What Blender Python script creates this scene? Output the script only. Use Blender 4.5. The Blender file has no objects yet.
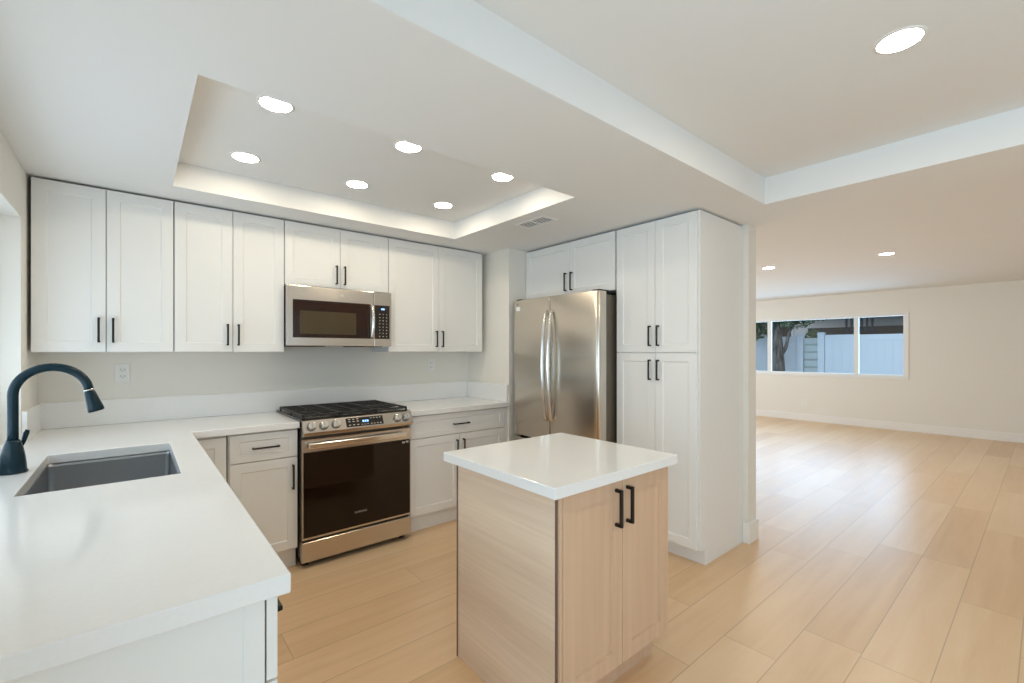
import bpy, bmesh, math, random
from mathutils import Vector, Matrix
random.seed(7)
S = bpy.context.scene
COL = S.collection
PI = math.pi

# ------------------------------------------------------------------ camera
cam_d = bpy.data.cameras.new('camera')
cam_d.sensor_width = 36.0
cam_d.lens = 450.0 / 1024.0 * 36.0
cam_d.shift_y = (351.3 - 341.5) / 1024.0
cam_d.clip_start = 0.02
cam_d.clip_end = 200
cam = bpy.data.objects.new('camera', cam_d)
COL.objects.link(cam)
cam.location = (0, 0, 1.39)
cam.rotation_euler = (PI / 2, 0, -math.radians(39.95))
S.camera = cam

# ------------------------------------------------------------------ world, daylight, exposure
W = bpy.data.worlds.new('world')
S.world = W
W.use_nodes = True
wn = W.node_tree
bg = wn.nodes['Background']
bg.inputs['Color'].default_value = (0.80, 0.90, 1.0, 1)
bg.inputs['Strength'].default_value = 0.85
S.view_settings.view_transform = 'Standard'
S.view_settings.look = 'None'
S.view_settings.exposure = 0.17
S.view_settings.gamma = 1.0
S.view_settings.use_curve_mapping = False
S.cycles.use_denoising = True
S.cycles.max_bounces = 12
S.cycles.diffuse_bounces = 8
S.cycles.glossy_bounces = 6
S.cycles.transparent_max_bounces = 12
S.cycles.caustics_reflective = False
S.cycles.caustics_refractive = False
S.cycles.sample_clamp_indirect = 4.0


def area(name, loc, rot, sx, sy, power, color):
    d = bpy.data.lights.new(name, 'AREA')
    d.shape = 'RECTANGLE'
    d.size = sx
    d.size_y = sy
    d.energy = power
    d.color = color
    o = bpy.data.objects.new(name, d)
    COL.objects.link(o)
    o.location = loc
    o.rotation_euler = rot
    return o


DAY = (0.76, 0.88, 1.0)
DAYR = (0.60, 0.82, 1.0)
DAYF = (0.42, 0.70, 1.0)
DAYW = (0.80, 0.90, 1.0)
DAYL = (0.60, 0.82, 1.0)
DAYB = (0.72, 0.87, 1.0)
P_REAR, P_REARUP, P_LIV, P_LIVUP, P_KIT, P_FAR = 2, 0, 2, 2, 4.5, 165
P_LEFT, P_KITUP, P_SIDE = 64, 6.2, 92
# daylight lamps at the kitchen and far windows; fill lamps at unseen openings
# are added to brighten the room, some tilted up at the ceiling
area('fill_rear_door', (1.35, -2.95, 1.15), (PI / 2, 0, 0), 2.4, 2.0, P_REAR, DAYR)  # added fill at an unseen door behind the camera
area('upfill_rear_door', (1.35, -2.90, 0.85), (PI / 2 + 0.80, 0, 0), 2.3, 1.2, P_REARUP, DAYW)  # added upward ceiling fill; no paving outside, power now off
area('fill_living_door', (6.6, -2.95, 1.15), (PI / 2, 0, 0), 3.4, 2.0, P_LIV, DAY)  # added fill at the unseen living room doors
area('upfill_living_door', (6.6, -2.90, 0.85), (PI / 2 + 0.80, 0, 0), 3.3, 1.2, P_LIVUP, DAYW)  # added upward lamp, brightens the ceiling; no paving outside
area('daylight_kitchen_window', (-0.66, 2.2, 1.5), (0, -PI / 2, 0), 1.05, 1.8, P_KIT, DAYB)
area('upfill_kitchen_window', (-0.64, 2.2, 1.25), (0, -PI / 2 - 0.7, 0), 0.6, 1.8, P_KITUP, DAYB)  # second lamp added at this window, tilted up to brighten the soffit
area('fill_dining_side', (-0.66, -1.15, 1.25), (0, -PI / 2 - 0.25, 0), 1.6, 2.6, P_LEFT, DAYL)  # lamp of an unseen opening, added for bluish light on soffit and island
area('daylight_far_window', (11.4, 3.05, 1.6), (0, PI / 2, 0), 1.9, 4.0, P_FAR, DAYF)
area('fill_living_side', (6.9, 6.5, 1.5), (-PI / 2, 0, 0), 3.0, 1.1, P_SIDE, DAY)  # lamp of an unseen opening, added to brighten the living room

LAMP = (1.0, 0.86, 0.65)
LAMP_E, LAMP_E2 = 62.0, 190.0


# ------------------------------------------------------------------ materials
def new_mat(name, color, rough=0.5, metal=0.0, spec=0.5, emit=None, estr=0.0, coat=0.0):
    m = bpy.data.materials.new(name)
    m.use_nodes = True
    b = m.node_tree.nodes['Principled BSDF']
    b.inputs['Base Color'].default_value = (*color, 1)
    b.inputs['Roughness'].default_value = rough
    b.inputs['Metallic'].default_value = metal
    b.inputs['Specular IOR Level'].default_value = spec
    b.inputs['Coat Weight'].default_value = coat
    if emit:
        b.inputs['Emission Color'].default_value = (*emit, 1)
        b.inputs['Emission Strength'].default_value = estr
    return m


def N(m, t, **kw):
    n = m.node_tree.nodes.new(t)
    for k, v in kw.items():
        setattr(n, k, v)
    return n


def L(m, a, b):
    m.node_tree.links.new(a, b)


def bsdf(m):
    return m.node_tree.nodes['Principled BSDF']


def mathn(m, op, a, b=None, c=None):
    n = N(m, 'ShaderNodeMath', operation=op)
    for i, v in enumerate((a, b, c)):
        if v is None:
            continue
        if isinstance(v, (int, float)):
            n.inputs[i].default_value = v
        else:
            L(m, v, n.inputs[i])
    return n.outputs[0]


def coords(m, scale=(1, 1, 1), world=False):
    if world:
        g = N(m, 'ShaderNodeNewGeometry').outputs['Position']
    else:
        g = N(m, 'ShaderNodeTexCoord').outputs['Object']
    mp = N(m, 'ShaderNodeMapping')
    mp.inputs['Scale'].default_value = scale
    L(m, g, mp.inputs['Vector'])
    return mp.outputs[0]


def noise_mix(m, c0, c1, scale=5, vec=(1, 1, 1), detail=3, lo=0.35, hi=0.65, world=False):
    n = N(m, 'ShaderNodeTexNoise')
    n.inputs['Scale'].default_value = scale
    n.inputs['Detail'].default_value = detail
    L(m, coords(m, vec, world), n.inputs['Vector'])
    r = N(m, 'ShaderNodeValToRGB')
    r.color_ramp.elements[0].position = lo
    r.color_ramp.elements[1].position = hi
    r.color_ramp.elements[0].color = (*c0, 1)
    r.color_ramp.elements[1].color = (*c1, 1)
    L(m, n.outputs['Fac'], r.inputs['Fac'])
    L(m, r.outputs['Color'], bsdf(m).inputs['Base Color'])
    return n, r


def bump(m, scale, strength, dist=0.002, vec=(1, 1, 1), detail=2):
    n = N(m, 'ShaderNodeTexNoise')
    n.inputs['Scale'].default_value = scale
    n.inputs['Detail'].default_value = detail
    L(m, coords(m, vec), n.inputs['Vector'])
    b = N(m, 'ShaderNodeBump')
    b.inputs['Strength'].default_value = strength
    b.inputs['Distance'].default_value = dist
    L(m, n.outputs['Fac'], b.inputs['Height'])
    L(m, b.outputs['Normal'], bsdf(m).inputs['Normal'])


M = {}
M['wall'] = new_mat('painted_wall', (0.80, 0.775, 0.72), 0.65, spec=0.3)
bump(M['wall'], 140, 0.12, 0.001)
M['ceiling'] = new_mat('painted_ceiling', (0.80, 0.80, 0.79), 0.8, spec=0.2)
bump(M['ceiling'], 160, 0.15, 0.001)
M['trim'] = new_mat('painted_trim', (0.84, 0.83, 0.80), 0.4)
M['cab'] = new_mat('white_cabinet_paint', (0.80, 0.80, 0.785), 0.34, spec=0.45)
bump(M['cab'], 60, 0.02, 0.001)
M['carcass'] = new_mat('cabinet_carcass', (0.74, 0.735, 0.71), 0.5)
M['quartz'] = new_mat('white_quartz', (0.84, 0.84, 0.83), 0.12, spec=0.5)
noise_mix(M['quartz'], (0.80, 0.80, 0.795), (0.815, 0.815, 0.81), 90, detail=2)
M['black'] = new_mat('matte_black_metal', (0.012, 0.011, 0.010), 0.35, metal=0.3)
M['faucet'] = new_mat('faucet_black_metal', (0.004, 0.022, 0.034), 0.22, metal=0.0, spec=0.25)  # black metal; the window's bluish reflection is tinted into this colour
M['steel'] = new_mat('stainless_steel', (0.62, 0.565, 0.50), 0.20, metal=1.0)
bump(M['steel'], 30, 0.03, 0.001, (1, 1, 30))
M['fridge'] = new_mat('fridge_stainless', (0.64, 0.585, 0.51), 0.25, metal=1.0)
bump(M['fridge'], 3.0, 0.25, 0.004, (1, 1, 0.15), 1)
M['chrome'] = new_mat('bright_steel', (0.80, 0.78, 0.75), 0.14, metal=1.0)
M['sink'] = new_mat('brushed_sink_steel', (0.36, 0.37, 0.38), 0.36, metal=0.95)
M['iron'] = new_mat('cast_iron_grate', (0.02, 0.019, 0.018), 0.5)
M['enamel'] = new_mat('dark_cooktop', (0.05, 0.045, 0.04), 0.2)
M['oven_glass'] = new_mat('dark_oven_glass', (0.014, 0.007, 0.004), 0.05, spec=0.32)
M['mw_glass'] = new_mat('amber_microwave_glass', (0.022, 0.007, 0.003), 0.05, spec=0.4)
M['mw_screen'] = new_mat('microwave_screen', (0.060, 0.042, 0.018), 0.1, spec=0.45)
M['panel_black'] = new_mat('gloss_black_panel', (0.015, 0.010, 0.008), 0.08, spec=0.6)
M['plastic_dark'] = new_mat('dark_plastic', (0.03, 0.03, 0.03), 0.5)
M['body_grey'] = new_mat('appliance_side', (0.15, 0.125, 0.095), 0.4, metal=0.3)
M['white_plastic'] = new_mat('white_plastic', (0.82, 0.82, 0.80), 0.3)
M['slot'] = new_mat('outlet_slot', (0.12, 0.11, 0.10), 0.5)
M['print'] = new_mat('printed_marks', (0.62, 0.58, 0.50), 0.5)
M['print_grey'] = new_mat('printed_grey', (0.30, 0.28, 0.25), 0.4)
M['led_blue'] = new_mat('blue_display', (0.02, 0.05, 0.2), 0.3, emit=(0.25, 0.5, 1.0), estr=2.0)
M['lens'] = new_mat('led_lens', (1, 1, 1), 0.5, emit=LAMP, estr=LAMP_E)
M['lens_b'] = new_mat('led_lens_wide_room', (1, 1, 1), 0.5, emit=LAMP, estr=LAMP_E2)
M['vinyl'] = new_mat('white_vinyl_window', (0.82, 0.83, 0.83), 0.3)
M['sticker'] = new_mat('white_sticker', (0.80, 0.82, 0.84), 0.5)
M['gasket'] = new_mat('dark_gap', (0.02, 0.02, 0.02), 0.8)
M['vent_in'] = new_mat('vent_shadow', (0.10, 0.10, 0.10), 0.8)

# glass panes
g = bpy.data.materials.new('clear_glass')
g.use_nodes = True
nt = g.node_tree
nt.nodes.remove(nt.nodes['Principled BSDF'])
out = nt.nodes['Material Output']
tr = nt.nodes.new('ShaderNodeBsdfTransparent')
tr.inputs['Color'].default_value = (0.93, 0.95, 0.95, 1)
gl = nt.nodes.new('ShaderNodeBsdfGlossy')
gl.inputs['Roughness'].default_value = 0.02
fr = nt.nodes.new('ShaderNodeFresnel')
geo_ = nt.nodes.new('ShaderNodeNewGeometry')
ior_ = nt.nodes.new('ShaderNodeMapRange')   # same reflectance on both faces of the pane
ior_.inputs['To Min'].default_value = 1.35
ior_.inputs['To Max'].default_value = 1.0 / 1.35
nt.links.new(geo_.outputs['Backfacing'], ior_.inputs['Value'])
nt.links.new(ior_.outputs['Result'], fr.inputs['IOR'])
mx = nt.nodes.new('ShaderNodeMixShader')
nt.links.new(fr.outputs[0], mx.inputs[0])
nt.links.new(tr.outputs[0], mx.inputs[1])
nt.links.new(gl.outputs[0], mx.inputs[2])
nt.links.new(mx.outputs[0], out.inputs[0])
M['glass'] = g


def floor_mat():
    m = new_mat('oak_plank_floor', (0.6, 0.4, 0.25), 0.30, spec=0.65)
    PW, PL, OFF = 0.234, 1.55, 0.787 - 0.234 * 30
    pos = N(m, 'ShaderNodeNewGeometry').outputs['Position']
    sp = N(m, 'ShaderNodeSeparateXYZ')
    L(m, pos, sp.inputs[0])
    X, Y = sp.outputs[0], sp.outputs[1]
    ry = mathn(m, 'DIVIDE', mathn(m, 'SUBTRACT', Y, OFF), PW)
    row = mathn(m, 'FLOOR', ry)
    fy = mathn(m, 'FRACT', ry)
    wn1 = N(m, 'ShaderNodeTexWhiteNoise', noise_dimensions='1D')
    L(m, row, wn1.inputs['W'])
    rx = mathn(m, 'ADD', mathn(m, 'DIVIDE', X, PL), mathn(m, 'MULTIPLY', wn1.outputs['Value'], 7.0))
    colx = mathn(m, 'FLOOR', rx)
    fx = mathn(m, 'FRACT', rx)
    cmb = N(m, 'ShaderNodeCombineXYZ')
    L(m, row, cmb.inputs[0])
    L(m, colx, cmb.inputs[1])
    wn2 = N(m, 'ShaderNodeTexWhiteNoise', noise_dimensions='3D')
    L(m, cmb.outputs[0], wn2.inputs['Vector'])
    tone = wn2.outputs['Value']
    # grain, shifted per plank
    gv = N(m, 'ShaderNodeCombineXYZ')
    L(m, mathn(m, 'ADD', mathn(m, 'MULTIPLY', X, 1.2), mathn(m, 'MULTIPLY', tone, 40)), gv.inputs[0])
    L(m, mathn(m, 'MULTIPLY', Y, 13.0), gv.inputs[1])
    L(m, mathn(m, 'MULTIPLY', tone, 13.0), gv.inputs[2])
    gn = N(m, 'ShaderNodeTexNoise')
    gn.inputs['Scale'].default_value = 1.0
    gn.inputs['Detail'].default_value = 5
    gn.inputs['Distortion'].default_value = 0.6
    L(m, gv.outputs[0], gn.inputs['Vector'])
    fine = N(m, 'ShaderNodeTexNoise')
    fine.inputs['Scale'].default_value = 1.0
    fine.inputs['Detail'].default_value = 2
    fv = N(m, 'ShaderNodeCombineXYZ')
    L(m, mathn(m, 'MULTIPLY', X, 6.0), fv.inputs[0])
    L(m, mathn(m, 'MULTIPLY', Y, 160.0), fv.inputs[1])
    L(m, fv.outputs[0], fine.inputs['Vector'])
    mix = mathn(m, 'ADD', mathn(m, 'MULTIPLY', gn.outputs['Fac'], 0.62),
                mathn(m, 'ADD', mathn(m, 'MULTIPLY', tone, 0.34), mathn(m, 'MULTIPLY', fine.outputs['Fac'], 0.12)))
    r = N(m, 'ShaderNodeValToRGB')
    cr = r.color_ramp
    cr.elements[0].position = 0.28
    cr.elements[0].color = FLOOR_C[0]
    cr.elements[1].position = 0.80
    cr.elements[1].color = FLOOR_C[2]
    e = cr.elements.new(0.54)
    e.color = FLOOR_C[1]
    L(m, mix, r.inputs['Fac'])
    # seams
    ey = mathn(m, 'MINIMUM', fy, mathn(m, 'SUBTRACT', 1.0, fy))
    ex = mathn(m, 'MINIMUM', fx, mathn(m, 'SUBTRACT', 1.0, fx))
    sy = mathn(m, 'GREATER_THAN', ey, 0.0022 / PW)
    sx = mathn(m, 'GREATER_THAN', ex, 0.0020 / PL)
    seam = mathn(m, 'MULTIPLY', sy, sx)
    mc = N(m, 'ShaderNodeMix', data_type='RGBA')
    mc.inputs[6].default_value = (0.36, 0.24, 0.15, 1)
    L(m, mathn(m, 'ADD', mathn(m, 'MULTIPLY', seam, 0.6), 0.4), mc.inputs[0])
    L(m, r.outputs['Color'], mc.inputs[7])
    L(m, mc.outputs[2], bsdf(m).inputs['Base Color'])
    rr = mathn(m, 'ADD', mathn(m, 'MULTIPLY', gn.outputs['Fac'], 0.12), 0.27)
    L(m, rr, bsdf(m).inputs['Roughness'])
    return m


FLOOR_C = [(0.64, 0.42, 0.23, 1), (0.735, 0.51, 0.305, 1), (0.80, 0.595, 0.39, 1)]
M['floor'] = floor_mat()


def wood(name, c0, c1, vec, big=None):
    m = new_mat(name, c0, 0.5, spec=0.3)
    n1 = N(m, 'ShaderNodeTexNoise')
    n1.inputs['Scale'].default_value = 1.0
    n1.inputs['Detail'].default_value = 4
    n1.inputs['Distortion'].default_value = 0.4
    L(m, coords(m, vec), n1.inputs['Vector'])
    r = N(m, 'ShaderNodeValToRGB')
    r.color_ramp.elements[0].position = 0.3
    r.color_ramp.elements[1].position = 0.7
    r.color_ramp.elements[0].color = (*c0, 1)
    r.color_ramp.elements[1].color = (*c1, 1)
    if big:
        n2 = N(m, 'ShaderNodeTexNoise')
        n2.inputs['Scale'].default_value = 1.0
        n2.inputs['Detail'].default_value = 0
        L(m, coords(m, big), n2.inputs['Vector'])
        f = mathn(m, 'ADD', mathn(m, 'MULTIPLY', n1.outputs['Fac'], 0.45), mathn(m, 'MULTIPLY', n2.outputs['Fac'], 0.55))
    else:
        f = n1.outputs['Fac']
    L(m, f, r.inputs['Fac'])
    L(m, r.outputs['Color'], bsdf(m).inputs['Base Color'])
    return m


M['oak_v'] = wood('oak_vertical_grain', (0.60, 0.405, 0.27), (0.655, 0.455, 0.31), (34, 34, 1.2))
M['oak_h'] = wood('oak_side_panel', (0.64, 0.49, 0.365), (0.79, 0.65, 0.51), (3, 2.0, 70), (1, 0.6, 5.0))
M['oak_edge'] = new_mat('oak_edge_dark', (0.17, 0.10, 0.07), 0.6)  # dark brown strips along the edges of the island's side
# outdoors
M['fence'] = new_mat('white_vinyl_fence', (0.66, 0.69, 0.76), 0.45)
M['fence_grey'] = new_mat('grey_slats', (0.52, 0.55, 0.56), 0.6)
M['bark'] = new_mat('tree_bark', (0.16, 0.13, 0.12), 0.9)
noise_mix(M['bark'], (0.03, 0.025, 0.022), (0.19, 0.155, 0.135), 6, (3, 3, 0.6), 4)
M['leaf'] = new_mat('green_leaves', (0.06, 0.11, 0.045), 0.6)
noise_mix(M['leaf'], (0.03, 0.065, 0.03), (0.15, 0.22, 0.10), 8)
M['stucco'] = new_mat('pale_stucco', (0.75, 0.76, 0.77), 0.8)
M['rail_dark'] = new_mat('dark_railing', (0.03, 0.035, 0.05), 0.5)
M['roof_dark'] = new_mat('dark_brown_roof', (0.06, 0.048, 0.04), 0.8)  # even dark brown, on the carport roof and the neighbour's windows
M['ground'] = new_mat('concrete_ground', (0.45, 0.44, 0.42), 0.9)
noise_mix(M['ground'], (0.40, 0.39, 0.37), (0.50, 0.49, 0.46), 2)


# ------------------------------------------------------------------ geometry helpers
def box(bm, x0, x1, y0, y1, z0, z1, bev=0.0, seg=1, mi=0):
    t = bmesh.new()
    bmesh.ops.create_cube(t, size=1.0)
    for v in t.verts:
        v.co = Vector(((x0 + x1) / 2 + v.co.x * (x1 - x0), (y0 + y1) / 2 + v.co.y * (y1 - y0), (z0 + z1) / 2 + v.co.z * (z1 - z0)))
    if bev:
        bmesh.ops.bevel(t, geom=list(t.edges), offset=bev, segments=seg, affect='EDGES', profile=0.5)
    for f in t.faces:
        f.material_index = mi
    merge(bm, t)


def merge(bm, t):
    me = bpy.data.meshes.new('tmp')
    t.to_mesh(me)
    t.free()
    bm.from_mesh(me)
    bpy.data.meshes.remove(me)


def cyl(bm, p0, p1, r0, r1=None, seg=24, bev=0.0, mi=0, smooth=True):
    if r1 is None:
        r1 = r0
    p0 = Vector(p0)
    p1 = Vector(p1)
    d = p1 - p0
    t = bmesh.new()
    bmesh.ops.create_cone(t, cap_ends=True, segments=seg, radius1=r0, radius2=r1, depth=d.length)
    if bev:
        es = [e for e in t.edges if abs(e.verts[0].co.z - e.verts[1].co.z) < 1e-6]
        bmesh.ops.bevel(t, geom=es, offset=bev, segments=2, affect='EDGES', profile=0.5)
    q = Vector((0, 0, 1)).rotation_difference(d.normalized())
    mt = Matrix.Translation((p0 + p1) / 2) @ q.to_matrix().to_4x4()
    bmesh.ops.transform(t, matrix=mt, verts=t.verts)
    for f in t.faces:
        f.material_index = mi
        if smooth and len(f.verts) == 4:
            f.smooth = True
    merge(bm, t)


def tube(bm, pts, rad, seg=16, caps=True):
    """Smooth tube along points; rad is a number or one radius per point."""
    pts = [Vector(p) for p in pts]
    n = len(pts)
    rs = rad if isinstance(rad, (list, tuple)) else [rad] * n
    rings = []
    up = None
    for i, p in enumerate(pts):
        d = (pts[min(i + 1, n - 1)] - pts[max(i - 1, 0)]).normalized()
        if up is None:
            up = Vector((0, 1, 0)) if abs(d.y) < 0.9 else Vector((1, 0, 0))
        a = (up - d * up.dot(d)).normalized()
        b = d.cross(a)
        up = a
        rings.append([bm.verts.new(p + (a * math.cos(2 * PI * k / seg) + b * math.sin(2 * PI * k / seg)) * rs[i]) for k in range(seg)])
    for i in range(n - 1):
        for k in range(seg):
            f = bm.faces.new((rings[i][k], rings[i][(k + 1) % seg], rings[i + 1][(k + 1) % seg], rings[i + 1][k]))
            f.smooth = True
    if caps:
        bm.faces.new(list(reversed(rings[0])))
        bm.faces.new(rings[-1])


def lathe(bm, prof, cx, cy, seg=32):
    """prof: list of (radius, z)"""
    rings = []
    for r, z in prof:
        rings.append([bm.verts.new((cx + r * math.cos(2 * PI * k / seg), cy + r * math.sin(2 * PI * k / seg), z)) for k in range(seg)])
    for i in range(len(rings) - 1):
        for k in range(seg):
            f = bm.faces.new((rings[i][k], rings[i][(k + 1) % seg], rings[i + 1][(k + 1) % seg], rings[i + 1][k]))
            f.smooth = True
    bm.faces.new(list(reversed(rings[0])))
    bm.faces.new(rings[-1])


def cells(bm, us, vs, filled, w0, w1, axes='xyz'):
    """Slab of grid cells with holes. us/vs are breakpoints, filled(i,j)->bool, w0..w1 thickness.
    axes says which world axis u, v, w run along."""
    idx = {a: k for k, a in enumerate('xyz')}
    cache = {}

    def V(i, j, w):
        k = (i, j, w)
        if k not in cache:
            c = [0, 0, 0]
            c[idx[axes[0]]] = us[i]
            c[idx[axes[1]]] = vs[j]
            c[idx[axes[2]]] = (w0, w1)[w]
            cache[k] = bm.verts.new(c)
        return cache[k]
    nu, nv = len(us) - 1, len(vs) - 1

    def F(i, j):
        return 0 <= i < nu and 0 <= j < nv and filled(i, j)
    for i in range(nu):
        for j in range(nv):
            if not F(i, j):
                continue
            bm.faces.new((V(i, j, 1), V(i + 1, j, 1), V(i + 1, j + 1, 1), V(i, j + 1, 1)))
            bm.faces.new((V(i, j, 0), V(i, j + 1, 0), V(i + 1, j + 1, 0), V(i + 1, j, 0)))
            if not F(i, j - 1):
                bm.faces.new((V(i, j, 0), V(i + 1, j, 0), V(i + 1, j, 1), V(i, j, 1)))
            if not F(i, j + 1):
                bm.faces.new((V(i + 1, j + 1, 0), V(i, j + 1, 0), V(i, j + 1, 1), V(i + 1, j + 1, 1)))
            if not F(i - 1, j):
                bm.faces.new((V(i, j + 1, 0), V(i, j, 0), V(i, j, 1), V(i, j + 1, 1)))
            if not F(i + 1, j):
                bm.faces.new((V(i + 1, j, 0), V(i + 1, j + 1, 0), V(i + 1, j + 1, 1), V(i + 1, j, 1)))
    bmesh.ops.recalc_face_normals(bm, faces=bm.faces)


def obj(name, bm, mats, parent=None, loc=None, recalc=False, bevel=0.0):
    if recalc:
        bmesh.ops.recalc_face_normals(bm, faces=bm.faces)
    me = bpy.data.meshes.new(name)
    bm.to_mesh(me)
    bm.free()
    for m in (mats if isinstance(mats, (list, tuple)) else [mats]):
        me.materials.append(M[m] if isinstance(m, str) else m)
    o = bpy.data.objects.new(name, me)
    COL.objects.link(o)
    if parent:
        o.parent = parent
    if loc:
        o.location = loc
    if bevel:
        md = o.modifiers.new('bevel', 'BEVEL')
        md.width = bevel
        md.segments = 2
        md.limit_method = 'ANGLE'
        md.angle_limit = math.radians(40)
    return o


def B(*boxes, bev=0.0, seg=1):
    bm = bmesh.new()
    for b in boxes:
        box(bm, *b[:6], bev=bev if len(b) < 7 else b[6], seg=seg)
    return bm


def tag(o, label, cat, group=None, kind=None):
    o['label'] = label
    o['category'] = cat
    if group:
        o['group'] = group
    if kind:
        o['kind'] = kind
    return o


def thing(name, label, cat, loc=(0, 0, 0), rotz=0.0, group=None):
    o = bpy.data.objects.new(name, None)
    o.empty_display_size = 0.1
    COL.objects.link(o)
    o.location = loc
    o.rotation_euler = (0, 0, rotz)
    return tag(o, label, cat, group)


def struct(name, bm, m, parent=None, bevel=0.0, label=None):
    o = obj(name, bm, m, parent, bevel=bevel)
    o['kind'] = 'structure'
    if label:
        o['label'] = label
    return o


def dup(root, loc, label=None, group=None):
    r = root.copy()
    COL.objects.link(r)
    r.location = loc
    if label:
        r['label'] = label
    if group:
        r['group'] = group
    for ch in list(root.children):
        c = ch.copy()
        COL.objects.link(c)
        c.parent = r
        for gch in ch.children:
            d = gch.copy()
            COL.objects.link(d)
            d.parent = c
    return r


def text_obj(name, body, size, mat, parent, loc, rot=(PI / 2, 0, 0), depth=0.0006):
    cu = bpy.data.curves.new(name, 'FONT')
    cu.body = body
    cu.size = size
    cu.extrude = depth
    cu.align_x = 'CENTER'
    cu.align_y = 'CENTER'
    t = bpy.data.objects.new(name + '_curve', cu)
    COL.objects.link(t)
    bpy.context.view_layer.update()
    me = bpy.data.meshes.new_from_object(t.evaluated_get(bpy.context.evaluated_depsgraph_get()))
    bpy.data.objects.remove(t)
    bpy.data.curves.remove(cu)
    me.materials.clear()
    me.materials.append(M[mat])
    o = bpy.data.objects.new(name, me)
    COL.objects.link(o)
    o.parent = parent
    o.location = loc
    o.rotation_euler = rot
    return o


def shaker_bm(w, h, t=0.02, rail=0.057, rec=0.006, topr=None, slope=0.004):
    """A five-piece door: local x 0..w, z 0..h, front at y=0 facing -y, back at y=t."""
    bm = bmesh.new()
    c = 0.0012
    topr = rail if topr is None else topr

    def ring(x0, x1, z0, z1, y):
        return [bm.verts.new(p) for p in ((x0, y, z0), (x1, y, z0), (x1, y, z1), (x0, y, z1))]

    def join(a, b):
        for k in range(4):
            bm.faces.new((a[k], a[(k + 1) % 4], b[(k + 1) % 4], b[k]))
    r0 = ring(0, w, 0, h, t)
    r1 = ring(0, w, 0, h, c)
    r2 = ring(c, w - c, c, h - c, 0)
    r3 = ring(rail - 0.001, w - rail + 0.001, topr - 0.001, h - topr + 0.001, 0)
    r4 = ring(rail + slope, w - rail - slope, topr + slope, h - topr - slope, rec)
    join(r0, r1)
    join(r1, r2)
    join(r2, r3)
    join(r3, r4)
    bm.faces.new(r4)
    bm.faces.new(list(reversed(r0)))
    bmesh.ops.recalc_face_normals(bm, faces=bm.faces)
    return bm


def bar_pull_bm(length, vertical=True, out=0.030, t=0.0105):
    """Square bar pull centred on the origin, standing off towards -y."""
    bm = bmesh.new()
    hl = length / 2
    if vertical:
        box(bm, -t / 2, t / 2, -out, -out + t, -hl, hl, 0.0015)
        for s in (-1, 1):
            z = s * (hl - t / 2)
            box(bm, -t / 2, t / 2, -out + t * 0.5, 0, z - t / 2, z + t / 2, 0.001)
    else:
        box(bm, -hl, hl, -out, -out + t, -t / 2, t / 2, 0.0015)
        for s in (-1, 1):
            x = s * (hl - t / 2)
            box(bm, x - t / 2, x + t / 2, -out + t * 0.5, 0, -t / 2, t / 2, 0.001)
    return bm


def door(root, x0, x1, z0, z1, hx=None, hz=None, hl=0.145, vert=True, name='door', mat='cab', y=0.0, rail=0.057, topr=None, rec=0.006):
    """A shaker front from x0..x1, z0..z1 in the unit's local frame, its pull centred at hx, hz."""
    d = obj(name, shaker_bm(x1 - x0, z1 - z0, rail=rail, topr=topr, rec=rec), mat, root, (x0, y, z0))
    if hx is not None:
        hd = obj('handle', bar_pull_bm(hl, vert), 'black', d, (hx - x0, 0.0, hz - z0))
        hd['label'] = 'black bar handle'
    return d


G = 0.0018  # half the reveal between fronts

# ================================================================== THE SETTING
CX = [-0.75, 0.0, 0.160, 2.011, 3.023, 3.53, 10.45]
CY = [-3.15, -2.2, 1.144, 1.818, 3.13, 6.6]


def ceil_z(i, j):
    if i == 5:
        return 2.47
    if i == 2 and j == 3:
        return 2.45
    if 1 <= i <= 3 and j == 1:
        return 2.475
    return 2.31


bm = bmesh.new()
TOPZ = 2.62
for i in range(6):
    for j in range(5):
        z = ceil_z(i, j)
        x0, x1, y0, y1 = CX[i], CX[i + 1], CY[j], CY[j + 1]
        vs = [bm.verts.new(p) for p in ((x0, y0, z), (x0, y1, z), (x1, y1, z), (x1, y0, z))]
        bm.faces.new(vs)
        vs = [bm.verts.new(p) for p in ((x0, y0, TOPZ), (x1, y0, TOPZ), (x1, y1, TOPZ), (x0, y1, TOPZ))]
        bm.faces.new(vs)
        zn = ceil_z(i + 1, j) if i < 5 else TOPZ
        if abs(zn - z) > 1e-6:
            bm.faces.new([bm.verts.new(p) for p in ((x1, y0, z), (x1, y1, z), (x1, y1, zn), (x1, y0, zn))])
        zn = ceil_z(i, j + 1) if j < 4 else TOPZ
        if abs(zn - z) > 1e-6:
            bm.faces.new([bm.verts.new(p) for p in ((x0, y1, z), (x1, y1, z), (x1, y1, zn), (x0, y1, zn))])
        if i == 0:
            bm.faces.new([bm.verts.new(p) for p in ((x0, y0, z), (x0, y1, z), (x0, y1, TOPZ), (x0, y0, TOPZ))])
        if j == 0:
            bm.faces.new([bm.verts.new(p) for p in ((x0, y0, z), (x1, y0, z), (x1, y0, TOPZ), (x0, y0, TOPZ))])
bmesh.ops.remove_doubles(bm, verts=bm.verts, dist=1e-5)
struct('ceiling', bm, 'ceiling')

struct('floor', B((-0.75, 10.45, -3.15, 6.6, -0.10, 0.0)), 'floor')

# left wall with the kitchen window opening and an added one beside the camera
bm = bmesh.new()
us, vs = [-3.15, -2.5, 0.2, 1.25, 3.245, 3.85], [-0.05, 0.30, 0.94, 2.05, 2.40]
cells(bm, us, vs, lambda i, j: not ((i == 3 and j == 2) or (i == 1 and j in (1, 2))), -0.60, -0.43, 'yzx')
struct('wall_left', bm, 'wall')
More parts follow.
